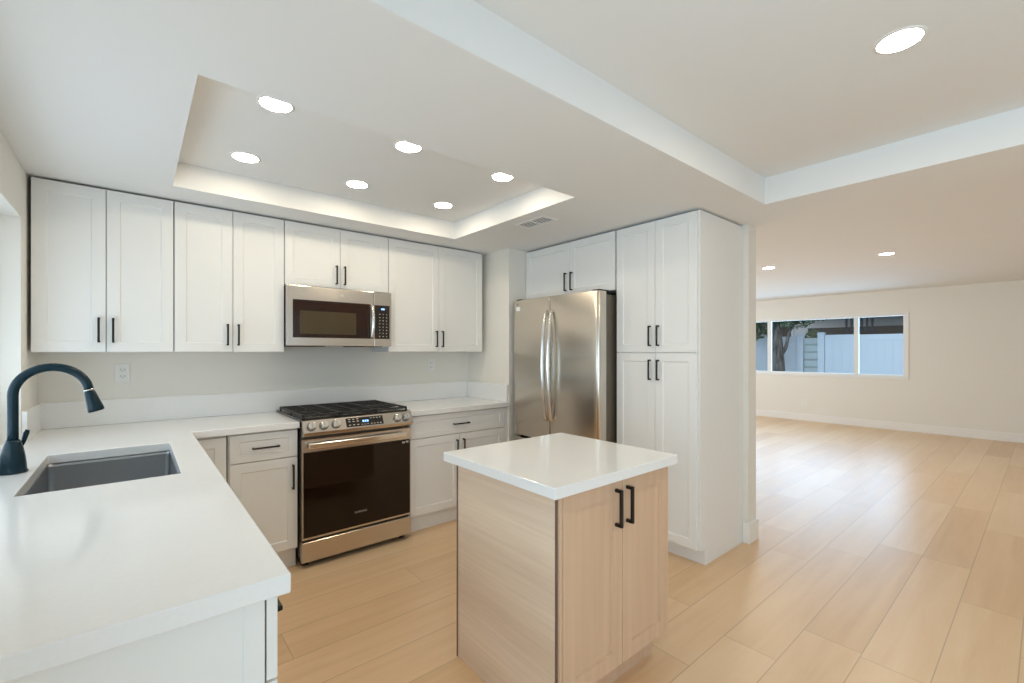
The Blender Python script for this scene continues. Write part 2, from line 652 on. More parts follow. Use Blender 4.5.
# back wall behind the range, and the chase the fridge stands against
struct('wall_back', B((-0.43, 2.60, 3.73, 3.90, -0.05, 2.40)), 'wall')
struct('wall_chase', B((2.55, 3.40, 3.088, 3.90, -0.05, 2.40)), 'wall')
struct('wall_divider', B((3.40, 3.53, 1.397, 6.45, -0.05, 2.50)), 'wall')
# far living-room wall with its window opening
FW = (1.585, 4.545, 0.915, 2.055)
bm = bmesh.new()
cells(bm, [-3.0, FW[0], FW[1], 6.45], [-0.05, FW[2], FW[3], 2.55], lambda i, j: not (i == 1 and j == 1), 10.30, 10.45, 'yzx')
struct('wall_far', bm, 'wall')
bm = bmesh.new()
cells(bm, [3.53, 5.3, 8.5, 10.45], [-0.05, 0.90, 2.05, 2.55], lambda i, j: not (i == 1 and j == 1), 6.45, 6.6, 'xzy')
struct('wall_side', bm, 'wall')
bm = bmesh.new()
cells(bm, [-0.60, 0.15, 2.55, 4.9, 8.3, 10.45], [-0.05, 0.03, 2.15, 2.55], lambda i, j: not (i in (1, 3) and j == 1), -3.15, -3.0, 'xzy')
struct('wall_rear', bm, 'wall')

# baseboards
def baseboard(name, x0, x1, y0, y1):
    struct(name, B((x0, x1, y0, y1, 0.0, 0.135, 0.003)), 'trim')


baseboard('baseboard_far', 10.286, 10.30, -3.0, 6.45)
baseboard('baseboard_side', 3.53, 10.286, 6.436, 6.45)
struct('baseboard_divider', B((3.387, 3.543, 1.383, 1.397, 0, 0.15, 0.002), (3.387, 3.3975, 1.397, 1.4325, 0, 0.15, 0.002),
                              (3.53, 3.543, 1.397, 6.43, 0, 0.15, 0.002)), 'trim')
baseboard('baseboard_rear', 2.60, 4.85, -3.0, -2.986)
baseboard('baseboard_left', -0.43, -0.416, -2.98, 0.95)


# windows: an Empty > frame, sash, pane
def wbox(axis, a0, a1, d0, d1, z0, z1, bev=0.003):
    return (d0, d1, a0, a1, z0, z1, bev) if axis == 'x' else (a0, a1, d0, d1, z0, z1, bev)


def window(name, axis, a0, a1, z0, z1, d0, d1, mull, mw=0.022, fw=0.045):
    """axis: the wall's normal. a0..a1 along the wall; d0..d1 through it; mull: mullion centres."""
    e = bpy.data.objects.new(name, None)
    COL.objects.link(e)
    e['kind'] = 'structure'
    dm = (d0 + d1) / 2
    o = obj('window_frame', B(wbox(axis, a0, a0 + fw, d0, d1, z0, z1), wbox(axis, a1 - fw, a1, d0, d1, z0, z1),
                              wbox(axis, a0 + fw, a1 - fw, d0, d1, z0, z0 + fw), wbox(axis, a0 + fw, a1 - fw, d0, d1, z1 - fw * 0.7, z1)), 'vinyl', e)
    for m_ in mull:
        obj('mullion', B(wbox(axis, m_ - mw, m_ + mw, d0, d1, z0 + fw, z1 - fw * 0.7)), 'vinyl', e)
    edges = [a0 + fw] + [v for m_ in mull for v in (m_ - mw, m_ + mw)] + [a1 - fw]
    for k in range(0, len(edges), 2):
        obj('pane', B(wbox(axis, edges[k], edges[k + 1], dm - 0.002, dm + 0.002, z0 + fw, z1 - fw * 0.7, 0)), 'glass', e)
    return e


window('window_1', 'x', 1.252, 3.243, 0.942, 2.048, -0.585, -0.535, [2.25])
window('window_added_left', 'x', -2.498, 0.198, 0.302, 2.048, -0.585, -0.535, [-1.15])  # unseen window, added so bluish light reaches the soffit and island side
window('window_2', 'x', FW[0], FW[1], FW[2], FW[3], 10.305, 10.36, [2.31, 3.81], mw=0.036, fw=0.055)
window('window_added_side', 'y', 5.302, 8.498, 0.902, 2.048, 6.50, 6.56, [6.9])  # unseen window, added to light the far living room wall
# slim casing round the far window
struct('trim_1', B((10.288, 10.302, FW[0] - 0.02, FW[1] + 0.02, FW[2] - 0.02, FW[2], 0.002), (10.288, 10.302, FW[0] - 0.02, FW[1] + 0.02, FW[3], FW[3] + 0.02, 0.002),
                   (10.288, 10.302, FW[0] - 0.02, FW[0], FW[2], FW[3], 0.002), (10.288, 10.302, FW[1], FW[1] + 0.02, FW[2], FW[3], 0.002)), 'trim')
window('door_1', 'y', 0.152, 2.548, 0.032, 2.148, -3.10, -3.04, [1.35], fw=0.06)  # both rear doors are unseen, put in to let daylight into the room
window('door_2', 'y', 4.902, 8.298, 0.032, 2.148, -3.10, -3.04, [6.6], fw=0.06)

# ================================================================== UPPER CABINETS on the back wall
UY, UB, UT = 3.39, 1.385, 2.302


def upper(x0, x1, zb, label, hz, split=None, hoff=0.030, ret=False):
    r = thing('upper_cabinet', label, 'cabinet', (x0, UY, zb), 0, 'white wall cabinets over the back counter')
    w, h = x1 - x0, UT - zb
    obj('body', B((0.004, w - 0.002, 0.021, 3.728 - UY, 0, h, 0.001)), 'carcass', r)
    s = (split - x0) if split else w / 2
    door(r, G + 0.001, s - G, G, h - 0.008, s - hoff, hz - zb, 0.138)
    door(r, s + G, w - G - 0.001, G, h - 0.008, s + hoff, hz - zb, 0.138)
    return r


upper(-0.417, 0.180, UB, 'leftmost white two-door wall cabinet, against the window wall above the sink corner', 1.508, -0.124)
upper(0.180, 0.790, UB, 'tall white two-door wall cabinet just left of the microwave', 1.496)
upper(0.790, 1.552, 1.855, 'short white two-door wall cabinet directly above the microwave', 1.953)
upper(1.552, 2.480, UB, 'tall white two-door wall cabinet just right of the microwave', 1.496)

# ================================================================== FRIDGE WALL CABINETS (fronts face -x)
PX = 2.75
# over the fridge: y 3.086 -> 2.083 ; local x runs towards -y
r = thing('fridge_top_cabinet', 'short white two-door cabinet bridging over the steel refrigerator', 'cabinet', (PX, 3.086, 1.850), -PI / 2)
w, h = 3.086 - 2.083, 2.297 - 1.850
obj('body', B((0.002, w - 0.002, 0.021, 0.648, 0, h, 0.001)), 'carcass', r)
s = 3.086 - 2.548
door(r, 0.004, s - G, G, h - 0.006, s - 0.033, 0.115, 0.15)
door(r, s + G, w - G - 0.002, G, h - 0.006, s + 0.033, 0.115, 0.15)

# pantry: y 2.08 -> 1.445
r = thing('pantry_cabinet', 'tall white four-door pantry cabinet standing right of the refrigerator', 'cabinet', (PX, 2.072, 0), -PI / 2)
w = 2.072 - 1.434
obj('body', B((0.002, w, 0.021, 0.648, 0.108, 2.297, 0.001), (0.002, w, 0.10, 0.648, 0.0, 0.108, 0.0)), 'cab', r)
obj('toe_kick', B((0.004, w - 0.002, 0.088, 0.10, 0.0, 0.106, 0.001)), 'cab', r)
s = 2.072 - 1.747
for z0, z1, hz in ((0.115, 1.378, 1.262), (1.382, 2.290, 1.497)):
    door(r, 0.003, s - G, z0, z1, s - 0.036, hz, 0.142)
    door(r, s + G, w - 0.012, z0, z1, s + 0.028, hz, 0.142)

# ================================================================== BASE CABINETS on the back wall
CT = 0.94      # counter top height
CB = 0.90      # underside
BY = 3.095     # base door faces
KZ = 0.132     # toe kick height


def base_body(root, w, depth, kick=0.055):
    obj('body', B((0.001, w - 0.001, 0.021, depth, KZ, CB - 0.002, 0.001)), 'carcass', root)
    obj('toe_kick', B((0.001, w - 0.001, kick, kick + 0.015, 0.0, KZ - 0.002, 0.001)), 'cab', root)


# blind corner unit
r = thing('corner_base_cabinet', 'white blind corner base cabinet with one plain door beside the peninsula', 'cabinet', (0.245, BY, 0))
base_body(r, 0.168, 0.62)
door(r, 0.002, 0.165, KZ + 0.002, 0.886, None)
# drawer base left of the range
r = thing('drawer_base_cabinet', 'narrow white base cabinet with one drawer and one door, left of the range', 'cabinet', (0.418, BY, 0))
base_body(r, 0.384, 0.62)
door(r, 0.008, 0.380, 0.722, 0.889, 0.198, 0.802, 0.15, False, 'drawer', rail=0.05, topr=0.042)
door(r, 0.008, 0.380, KZ + 0.002, 0.716, 0.352, 0.592, 0.155)
# wide base right of the range
r = thing('wide_base_cabinet', 'wide white base cabinet with one long drawer over two doors, right of the range', 'cabinet', (1.585, BY, 0))
base_body(r, 0.963, 0.62)
s = 2.036 - 1.585
door(r, 0.004, 0.918, 0.724, 0.893, 0.461, 0.803, 0.15, False, 'drawer', rail=0.05, topr=0.042)
door(r, 0.004, s - G, KZ + 0.002, 0.718, s - 0.033, 0.600, 0.15)
door(r, s + G, 0.918, KZ + 0.002, 0.718, s + 0.033, 0.600, 0.15)
obj('filler_strip', B((0.921, 0.963, 0.004, 0.02, KZ, 0.893, 0.001)), 'cab', r)

# ================================================================== PENINSULA (fronts face +x)
PF = 0.224
r = thing('peninsula_end_cabinet', 'white base cabinet forming the near end of the sink peninsula, panelled end', 'cabinet', (PF, 1.012, 0), PI / 2)
w = 0.63
# local: x along +y world, y towards -x world
obj('body', B((0.022, w - 0.002, 0.022, 0.645, KZ, CB - 0.002, 0.001)), 'carcass', r)
obj('toe_kick', B((0.02, w - 0.002, 0.075, 0.09, 0, KZ - 0.002, 0.001)), 'cab', r)
bm = bmesh.new()
box(bm, 0.004, 0.020, 0.024, 0.650, 0.0, CB - 0.002, 0.001)
box(bm, 0.0, 0.006, 0.024, 0.062, 0.0, CB - 0.002, 0.001)
e = obj('end_panel', bm, 'cab', r)
door(r, 0.003, w - G, 0.724, 0.893, 0.175, 0.815, 0.17, False, 'drawer', rail=0.05, topr=0.042)
door(r, 0.003, w - G, KZ + 0.002, 0.718, w - 0.035, 0.60, 0.15)
r = thing('sink_base_cabinet', 'white sink base cabinet with two doors in the middle of the peninsula', 'cabinet', (PF, 1.646, 0), PI / 2)
w = 1.40
obj('body', B((0.002, 0.02, 0.022, 0.645, KZ, CB - 0.002), (w - 0.02, w - 0.002, 0.022, 0.645, KZ, CB - 0.002),
              (0.02, w - 0.02, 0.022, 0.645, KZ, KZ + 0.018), (0.02, w - 0.02, 0.630, 0.645, KZ + 0.018, CB - 0.002)), 'carcass', r)
obj('toe_kick', B((0.002, w - 0.002, 0.075, 0.09, 0, KZ - 0.002, 0.001)), 'cab', r)
door(r, 0.003, w / 2 - G, 0.724, 0.893, None, name='false_drawer_front', rail=0.05, topr=0.042)
door(r, w / 2 + G, w - 0.003, 0.724, 0.893, None, name='false_drawer_front', rail=0.05, topr=0.042)
door(r, 0.003, w / 2 - G, KZ + 0.002, 0.718, w / 2 - 0.033, 0.62, 0.15)
door(r, w / 2 + G, w - 0.003, KZ + 0.002, 0.718, w / 2 + 0.033, 0.62, 0.15)

# ================================================================== COUNTERTOPS
SX0, SX1, SY0, SY1 = -0.289, 0.130, 2.058, 2.785
bm = bmesh.new()
us = [-0.428, SX0, SX1, 0.243, 0.806]
vs = [0.988, 1.254, SY0, SY1, 3.070, 3.241, 3.728]


def top_mask(i, j):
    if i == 3:
        return j >= 4
    if i == 1 and j == 2:
        return False
    return True


cells(bm, us, vs, top_mask, CB, CT, 'xyz')
o = obj('countertop', bm, 'quartz', bevel=0.003)
tag(o, 'L-shaped white quartz countertop with undermount sink cutout, running along the peninsula', 'countertop', 'white quartz countertops')
bm = bmesh.new()
box(bm, 1.578, 2.547, 3.070, 3.728, CB, CT, 0.003, 2)
o = obj('countertop', bm, 'quartz')
tag(o, 'short white quartz countertop on the back wall between range and refrigerator', 'countertop', 'white quartz countertops')


o = obj('window_sill', B((-0.534, -0.4285, 1.253, 3.242, 0.9405, 0.946, 0.001)), 'quartz')
tag(o, 'white quartz sill strip in the window recess behind the faucet', 'window sill')


def splash(x0, x1, y0, y1, label):
    o = obj('backsplash', B((x0, x1, y0, y1, CT + 0.0005, 1.092, 0.0015)), 'quartz')
    tag(o, label, 'backsplash', 'low quartz backsplash strips')


splash(-0.428, 2.528, 3.710, 3.7295, 'long low white quartz backsplash strip along the back wall behind the range')
splash(-0.4295, -0.410, 3.250, 3.709, 'short low quartz backsplash return on the window wall beside the sink corner')
splash(2.529, 2.5485, 3.092, 3.7295, 'low quartz backsplash return on the wall beside the refrigerator')

# ================================================================== SINK
r = thing('kitchen_sink', 'rectangular stainless undermount sink set in the peninsula countertop', 'sink', ((SX0 + SX1) / 2, (SY0 + SY1) / 2, 0.70))
hx, hy = (SX1 - SX0) / 2 + 0.004, (SY1 - SY0) / 2 + 0.004


def rrect(hx, hy, rad, z, n=6):
    pts = []
    for cx, cy, a0 in ((hx - rad, hy - rad, 0), (-hx + rad, hy - rad, 90), (-hx + rad, -hy + rad, 180), (hx - rad, -hy + rad, 270)):
        for k in range(n + 1):
            a = math.radians(a0 + 90 * k / n)
            pts.append((cx + rad * math.cos(a), cy + rad * math.sin(a), z))
    return pts


bm = bmesh.new()
prof = [(hx + 0.022, hy + 0.022, 0.03, 0.199), (hx, hy, 0.022, 0.199), (hx, hy, 0.022, 0.185), (hx - 0.003, hy - 0.003, 0.022, 0.030),
        (hx - 0.010, hy - 0.010, 0.022, 0.008), (hx - 0.03, hy - 0.03, 0.02, 0.002), (0.05, 0.05, 0.02, 0.0)]
rings = [[bm.verts.new(p) for p in rrect(*a)] for a in prof]
for a, b in zip(rings[:-1], rings[1:]):
    n = len(a)
    for k in range(n):
        f = bm.faces.new((a[k], a[(k + 1) % n], b[(k + 1) % n], b[k]))
        f.smooth = True
bm.faces.new(rings[-1])
bmesh.ops.recalc_face_normals(bm, faces=bm.faces)
o = obj('basin', bm, 'sink', r)
md = o.modifiers.new('thick', 'SOLIDIFY')
md.thickness = -0.0012
bm = bmesh.new()
cyl(bm, (0, 0, 0.001), (0, 0, 0.005), 0.045, seg=28)
cyl(bm, (0, 0, 0.004), (0, 0, 0.009), 0.020, seg=20)
obj('drain', bm, 'chrome', r)

# ================================================================== FAUCET
FXc, FYc = -0.347, 2.463
r = thing('kitchen_faucet', 'tall matte black gooseneck pull-down faucet behind the sink', 'faucet', (FXc, FYc, CT))
bm = bmesh.new()
lathe(bm, [(0.040, 0.0005), (0.041, 0.004), (0.037, 0.012), (0.036, 0.03), (0.033, 0.06), (0.028, 0.09), (0.022, 0.112), (0.018, 0.122)], 0, 0)
obj('base', bm, 'faucet', r)
bm = bmesh.new()
R0 = 0.103
zc = 1.226 - CT
pts = [(0, 0, 0.11), (0, 0, 0.16), (0, 0, 0.22), (0, 0, zc - 0.01)]
for k in range(0, 25):
    a = PI - PI * 0.97 * k / 24
    pts.append((R0 + R0 * math.cos(a), 0, zc + R0 * math.sin(a)))
tube(bm, pts, 0.0155, 20)
obj('spout', bm, 'faucet', r)
end = Vector(pts[-1])
dv = Vector((0.024, 0, -0.092)).normalized()
bm = bmesh.new()
tube(bm, [end, end + dv * 0.004, end + dv * 0.010, end + dv * 0.055, end + dv * 0.080, end + dv * 0.088], [0.0145, 0.0150, 0.0175, 0.0235, 0.0265, 0.0245], 24)
obj('spray_head', bm, 'faucet', r)
bm = bmesh.new()
tube(bm, [end - dv * 0.003, end + dv * 0.002], 0.0165, 24)
obj('collar_ring', bm, 'chrome', r)
bm = bmesh.new()
tube(bm, [(0.012, 0.022, 0.085), (0.024, 0.030, 0.112), (0.030, 0.032, 0.140), (0.034, 0.033, 0.152)], [0.008, 0.0075, 0.009, 0.006], 12)
obj('lever', bm, 'faucet', r)

# ================================================================== RANGE
RX0, RX1, RFY = 0.812, 1.570, 3.040
r = thing('gas_range', 'stainless steel slide-in gas range with dark oven glass between the white base cabinets', 'stove', (RX0, RFY, 0))
w = RX1 - RX0
RB = 3.700 - RFY
obj('body', B((0.002, w - 0.002, 0.045, RB, 0.055, 0.935, 0.002)), 'body_grey', r)
for x in (0.04, w - 0.04):
    for y in (0.08, RB - 0.06):
        bm = bmesh.new()
        cyl(bm, (x, y, 0.0), (x, y, 0.056), 0.022, 0.018, 16)
        obj('foot', bm, 'plastic_dark', r)
obj('base_skirt', B((0.02, w - 0.02, 0.06, 0.075, 0.015, 0.055)), 'plastic_dark', r)
obj('storage_drawer', B((0.0, w, 0.0, 0.044, 0.040, 0.168, 0.003)), 'steel', r)
# oven door
d = obj('oven_door', B((0.0, w, 0.006, 0.044, 0.180, 0.828, 0.003)), 'steel', r)
o = obj('oven_glass', B((0.009, w - 0.009, 0.0, 0.008, 0.197, 0.741, 0.001)), 'oven_glass', d)
# inner window outline on the glass
text_obj('maker_name', 'SAMSUNG', 0.019, 'print_grey', d, (w * 0.5, -0.0006, 0.290))
obj('print_mark', B((w - 0.072, w - 0.052, -0.0006, 0.0, 0.716, 0.728), (w - 0.044, w - 0.022, -0.0006, 0.0, 0.718, 0.732)), 'print', d)
obj('upper_trim', B((0.001, w - 0.001, -0.004, 0.004, 0.744, 0.826, 0.002)), 'steel', d)
bm = bmesh.new()
box(bm, 0.030, w - 0.060, -0.050, -0.028, 0.770, 0.806, 0.006, 2)
for x in (0.055, w - 0.085):
    box(bm, x - 0.012, x + 0.012, -0.032, -0.003, 0.774, 0.802, 0.003)
obj('handle', bm, 'chrome', d)
# sloping control panel
bm = bmesh.new()
prof = [(0.0, 0.842), (-0.030, 0.850), (-0.034, 0.872), (0.004, 0.945), (0.030, 0.952), (0.060, 0.952), (0.060, 0.842)]
a = [bm.verts.new((0, y, z)) for y, z in prof]
b = [bm.verts.new((w, y, z)) for y, z in prof]
for k in range(len(prof)):
    bm.faces.new((a[k], a[(k + 1) % len(prof)], b[(k + 1) % len(prof)], b[k]))
bm.faces.new(a)
bm.faces.new(list(reversed(b)))
bmesh.ops.recalc_face_normals(bm, faces=bm.faces)
cp = obj('control_panel', bm, 'steel', r, bevel=0.003)
sl = Vector((0, 0.038, 0.073)).normalized()        # up the slope
nn = Vector((0, -0.073, 0.038)).normalized()       # out of the slope
mid = Vector((0, -0.015, 0.9085))


def on_slope(bm, u0, u1, s0, s1, t0, t1):
    """box lying on the sloping face: u along x, s up the slope, t out of it"""
    t = bmesh.new()
    bmesh.ops.create_cube(t, size=1.0)
    for v in t.verts:
        u = u0 + (v.co.x + 0.5) * (u1 - u0)
        s_ = s0 + (v.co.y + 0.5) * (s1 - s0)
        q = t0 + (v.co.z + 0.5) * (t1 - t0)
        v.co = mid + Vector((u, 0, 0)) + sl * s_ + nn * q
    merge(bm, t)


bm = bmesh.new()
on_slope(bm, 0.272, 0.532, -0.031, 0.032, 0.0, 0.0015)
disp = obj('display', bm, 'panel_black', cp)
bm = bmesh.new()
on_slope(bm, 0.384, 0.396, -0.004, 0.010, 0.0012, 0.0022)
on_slope(bm, 0.400, 0.410, -0.004, 0.010, 0.0012, 0.0022)
on_slope(bm, 0.414, 0.426, -0.004, 0.010, 0.0012, 0.0022)
obj('clock_digits', bm, 'led_blue', cp)
bm = bmesh.new()
for k in range(3):
    for q in (-0.020, 0.004, 0.020):
        on_slope(bm, 0.288 + k * 0.028, 0.302 + k * 0.028, q, q + 0.0045, 0.0012, 0.002)
for k in range(4):
    for q in (-0.022, 0.018):
        on_slope(bm, 0.44 + k * 0.022, 0.450 + k * 0.022, q, q + 0.0045, 0.0012, 0.002)
for k in range(3):
    on_slope(bm, 0.374 + k * 0.02, 0.384 + k * 0.02, -0.022, -0.018, 0.0012, 0.002)
obj('touch_marks', bm, 'print', cp)['kind'] = 'stuff'
for x in (0.052, 0.128, 0.206, 0.640, 0.706):
    c0 = mid + Vector((x, 0, 0)) - sl * 0.001
    bm = bmesh.new()
    cyl(bm, c0 + nn * 0.005, c0 + nn * 0.034, 0.0255, 0.0225, 28, bev=0.002)
    k_ = obj('knob', bm, 'chrome', r)
    bm = bmesh.new()
    cyl(bm, c0, c0 + nn * 0.006, 0.0285, 0.0285, 28)
    obj('knob_ring', bm, 'body_grey', k_)
    bm = bmesh.new()
    t = bmesh.new()
    bmesh.ops.create_cube(t, size=1.0)
    for v in t.verts:
        v.co = c0 + Vector((v.co.x * 0.007, 0, 0)) + sl * (v.co.y * 0.038) + nn * (0.036 + v.co.z * 0.010)
    merge(bm, t)
    obj('grip', bm, 'chrome', k_)
# cooktop
obj('cooktop', B((-0.004, w + 0.004, 0.030, RB, 0.9415, 0.952, 0.002)), 'enamel', r)
burners = [(0.135, 0.17), (0.135, 0.49), (w / 2, 0.33), (w - 0.135, 0.17), (w - 0.135, 0.49)]
for k, (x, y) in enumerate(burners):
    bm = bmesh.new()
    cyl(bm, (x, y, 0.952), (x, y, 0.958), 0.050, 0.046, 28)
    bo = obj('burner', bm, 'steel', r)
    bm = bmesh.new()
    cyl(bm, (x, y, 0.958), (x, y, 0.966), 0.036, 0.034, 28, bev=0.002)
    obj('burner_cap', bm, 'iron', bo)
gt0, gt1 = 0.969, 0.979
for k in range(3):
    gx0 = 0.008 + k * (w - 0.016) / 3 + 0.003
    gx1 = 0.008 + (k + 1) * (w - 0.016) / 3 - 0.003
    gy0, gy1 = 0.045, RB - 0.03
    bm = bmesh.new()
    t_ = 0.011
    box(bm, gx0, gx1, gy0, gy0 + t_, gt0 - 0.004, gt1, 0.002)
    box(bm, gx0, gx1, gy1 - t_, gy1, gt0 - 0.004, gt1, 0.002)
    box(bm, gx0, gx0 + t_, gy0, gy1, gt0 - 0.004, gt1, 0.002)
    box(bm, gx1 - t_, gx1, gy0, gy1, gt0 - 0.004, gt1, 0.002)
    mxx = (gx0 + gx1) / 2
    for yy in (gy0 + (gy1 - gy0) * q for q in (0.2, 0.34, 0.5, 0.66, 0.8)):
        box(bm, gx0, gx1, yy - 0.0045, yy + 0.0045, gt0, gt1, 0.0015)
    box(bm, mxx - 0.0045, mxx + 0.0045, gy0, gy1, gt0, gt1, 0.0015)
    for xx in (gx0 + 0.006, gx1 - 0.006):
        for yy in (gy0 + 0.006, (gy0 + gy1) / 2, gy1 - 0.006):
            box(bm, xx - 0.006, xx + 0.006, yy - 0.006, yy + 0.006, 0.9515, gt0, 0.0)
    obj('grate', bm, 'iron', r)

# ================================================================== MICROWAVE
MX0, MX1, MY = 0.790, 1.552, 3.335
r = thing('microwave', 'stainless over-the-range microwave with amber-dark door glass hung above the stove', 'microwave', (MX0, MY, 1.424))
w, h = MX1 - MX0, 0.424
obj('body', B((0.003, w - 0.003, 0.028, 3.728 - MY, 0.008, h - 0.002, 0.002)), 'plastic_dark', r)
for vx_ in (0.05, 0.49):
    obj('underside_vent', B((vx_, vx_ + 0.22, 0.05, 0.30, 0.0, 0.008)), 'gasket', r)
DW = 0.617
bm = bmesh.new()
box(bm, 0.0, DW, 0.0, 0.027, 0.004, h, 0.004, 2)
d = obj('door', bm, 'steel', r)
obj('door_glass', B((0.040, 0.588, -0.002, 0.003, 0.062, 0.326, 0.001)), 'mw_glass', d)
obj('door_screen', B((0.084, 0.480, -0.003, 0.0, 0.088, 0.250, 0.0005)), 'mw_screen', d)
bm = bmesh.new()
pts = [(0.598, -0.004, 0.072), (0.598, -0.022, 0.080)] + [(0.598, -0.022 - 0.016 * math.sin(PI * k / 10), 0.085 + 0.215 * k / 10) for k in range(11)] + [(0.598, -0.022, 0.305), (0.598, -0.004, 0.313)]
tube(bm, pts, 0.0135, 14)
obj('handle', bm, 'chrome', d)
bm = bmesh.new()
cyl(bm, (0.375, 0.001, 0.374), (0.375, -0.003, 0.374), 0.014, seg=28)
obj('round_emblem', bm, 'chrome', d)
p = obj('control_side', B((DW + 0.002, w, 0.0, 0.027, 0.004, h, 0.003)), 'steel', r)
obj('control_glass', B((DW + 0.008, w - 0.016, -0.002, 0.003, 0.062, 0.322, 0.001)), 'panel_black', p)
obj('clock_display', B((0.676, 0.704, -0.003, -0.001, 0.287, 0.299)), 'led_blue', p)
bm = bmesh.new()
for row in range(8):
    for c_ in range(3):
        x = 0.658 + c_ * 0.029
        z = 0.078 + row * 0.0245
        box(bm, x + (row * 7 + c_ * 5) % 4 * 0.001, x + 0.010 - (row * 3 + c_) % 3 * 0.0015, -0.003, -0.001, z, z + 0.0055)
o = obj('keypad_marks', bm, 'print', p)
o['kind'] = 'stuff'

# ================================================================== REFRIGERATOR (faces -x)
r = thing('refrigerator', 'stainless steel french-door refrigerator with bottom freezer, beside the white pantry', 'refrigerator', (2.55, 3.052, 0), -PI / 2)
w = 3.052 - 2.086
FT = 1.832
obj('body', B((0.012, w - 0.012, 0.115, 0.80, 0.03, FT - 0.02, 0.004)), 'body_grey', r)
obj('base_grille', B((0.02, w - 0.02, 0.10, 0.125, 0.0, 0.055)), 'plastic_dark', r)
SPL = 3.052 - 2.571


def curved_front(x0, x1, z0, z1, depth=0.10, bulge=0.016, rad=0.030, flip=None):
    """door slab with a softly bowed, round-shouldered front"""
    bm = bmesh.new()
    n = 18
    fr = []
    for k in range(n + 1):
        u = k / n
        x = x0 + (x1 - x0) * u
        X_ = x / w * 2 - 1
        y = bulge * (X_ * X_)
        # round the outer edges
        for e_, on in ((x0, abs(x0 - 0.0) < 0.01), (x1, abs(x1 - w) < 0.01)):
            dd = abs(x - e_)
            if on and dd < rad:
                y += rad - math.sqrt(max(rad * rad - (rad - dd) ** 2, 0))
        fr.append((x, y))
    # add extra points near the rounded edges
    extra = []
    for e_, on, sg in ((x0, abs(x0) < 0.01, 1), (x1, abs(x1 - w) < 0.01, -1)):
        if on:
            for q in (0.03, 0.10, 0.22, 0.4, 0.62, 0.8):
                x = e_ + sg * q * rad
                X_ = x / w * 2 - 1
                extra.append((x, bulge * X_ * X_ + rad - math.sqrt(max(rad * rad - (rad - q * rad) ** 2, 0))))
    fr = sorted(set(fr + extra))
    lo = [bm.verts.new((x, y, z0)) for x, y in fr]
    hi = [bm.verts.new((x, y, z1)) for x, y in fr]
    lb = [bm.verts.new((x1, depth, z0)), bm.verts.new((x0, depth, z0))]
    hb = [bm.verts.new((x1, depth, z1)), bm.verts.new((x0, depth, z1))]
    for k in range(len(fr) - 1):
        f = bm.faces.new((lo[k], lo[k + 1], hi[k + 1], hi[k]))
        f.smooth = True
    bm.faces.new((lo[-1], lb[0], hb[0], hi[-1]))
    bm.faces.new((lb[1], lo[0], hi[0], hb[1]))
    bm.faces.new((lb[0], lb[1], hb[1], hb[0]))
    bm.faces.new(lo + lb)
    bm.faces.new(list(reversed(hi + hb)))
    bmesh.ops.recalc_face_normals(bm, faces=bm.faces)
    return bm


d1 = obj('left_door', curved_front(0.0, SPL - 0.003, 0.668, FT), 'fridge', r, bevel=0.002)
d2 = obj('right_door', curved_front(SPL + 0.003, w, 0.668, FT), 'fridge', r, bevel=0.002)
d3 = obj('freezer_drawer', curved_front(0.0, w, 0.065, 0.648), 'fridge', r, bevel=0.002)
obj('door_gasket', B((0.02, w - 0.02, 0.095, 0.118, 0.07, FT - 0.01)), 'gasket', r)


def bow_handle(xc, z0, z1, out=0.043):
    bm = bmesh.new()
    n = 22
    pts, rs = [], []
    for k in range(n + 1):
        u = k / n
        pts.append((xc, -0.018 - out * math.sin(PI * u) ** 0.8, z0 + (z1 - z0) * u))
    tube(bm, [(xc, 0.004, z0 - 0.002)] + pts + [(xc, 0.004, z1 + 0.002)], 0.0145, 14)
    return bm


obj('handle', bow_handle(SPL - 0.032, 0.845, 1.705), 'chrome', d1)
obj('handle', bow_handle(SPL + 0.032, 0.845, 1.705), 'chrome', d2)
bm = bmesh.new()
n = 20
pts = [(0.06, 0.006, 0.585)] + [(0.06 + (w - 0.12) * k / n, -0.018 - 0.045 * math.sin(PI * k / n) ** 0.8, 0.585) for k in range(n + 1)] + [(w - 0.06, 0.006, 0.585)]
tube(bm, pts, 0.0145, 14)
obj('handle', bm, 'chrome', d3)
for x in (0.05, w - 0.055):
    obj('hinge_cover', B((x - 0.035, x + 0.035, 0.045, 0.16, FT, FT + 0.014, 0.003)), 'plastic_dark', r)
obj('sticker', B((0.055, 0.108, 0.0075, 0.0095, 1.738, 1.775)), 'sticker', d1, None)['label'] = 'small white paper sticker'
o = text_obj('maker_mark', 'LG', 0.020, 'print_grey', d1, (0.070, 0.0105, 1.797))

# ================================================================== ISLAND
IX0, IX1, IY0, IY1 = 1.083, 1.859, 1.066, 1.784
bx0, bx1, by0, by1 = 1.128, 1.834, 1.098, 1.735
IT = 0.928
r = thing('kitchen_island', 'small light oak kitchen island with white quartz top and two doors', 'kitchen island', (bx0, by0, 0))
w, dp = bx1 - bx0, by1 - by0
obj('body', B((0.019, w - 0.002, 0.023, dp - 0.004, 0.136, IT - 0.042)), 'oak_v', r)
obj('side_panel', B((0.0, 0.018, 0.016, dp, 0.0, IT - 0.041, 0.001)), 'oak_h', r)
obj('side_panel', B((w - 0.002, w + 0.0, 0.023, dp, 0.136, IT - 0.041)), 'oak_v', r)
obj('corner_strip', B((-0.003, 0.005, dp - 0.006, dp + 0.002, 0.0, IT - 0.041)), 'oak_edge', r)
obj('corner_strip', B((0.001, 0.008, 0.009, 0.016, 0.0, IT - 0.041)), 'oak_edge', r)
obj('toe_kick', B((0.019, w - 0.006, 0.080, 0.095, 0.0, 0.136)), 'oak_v', r)
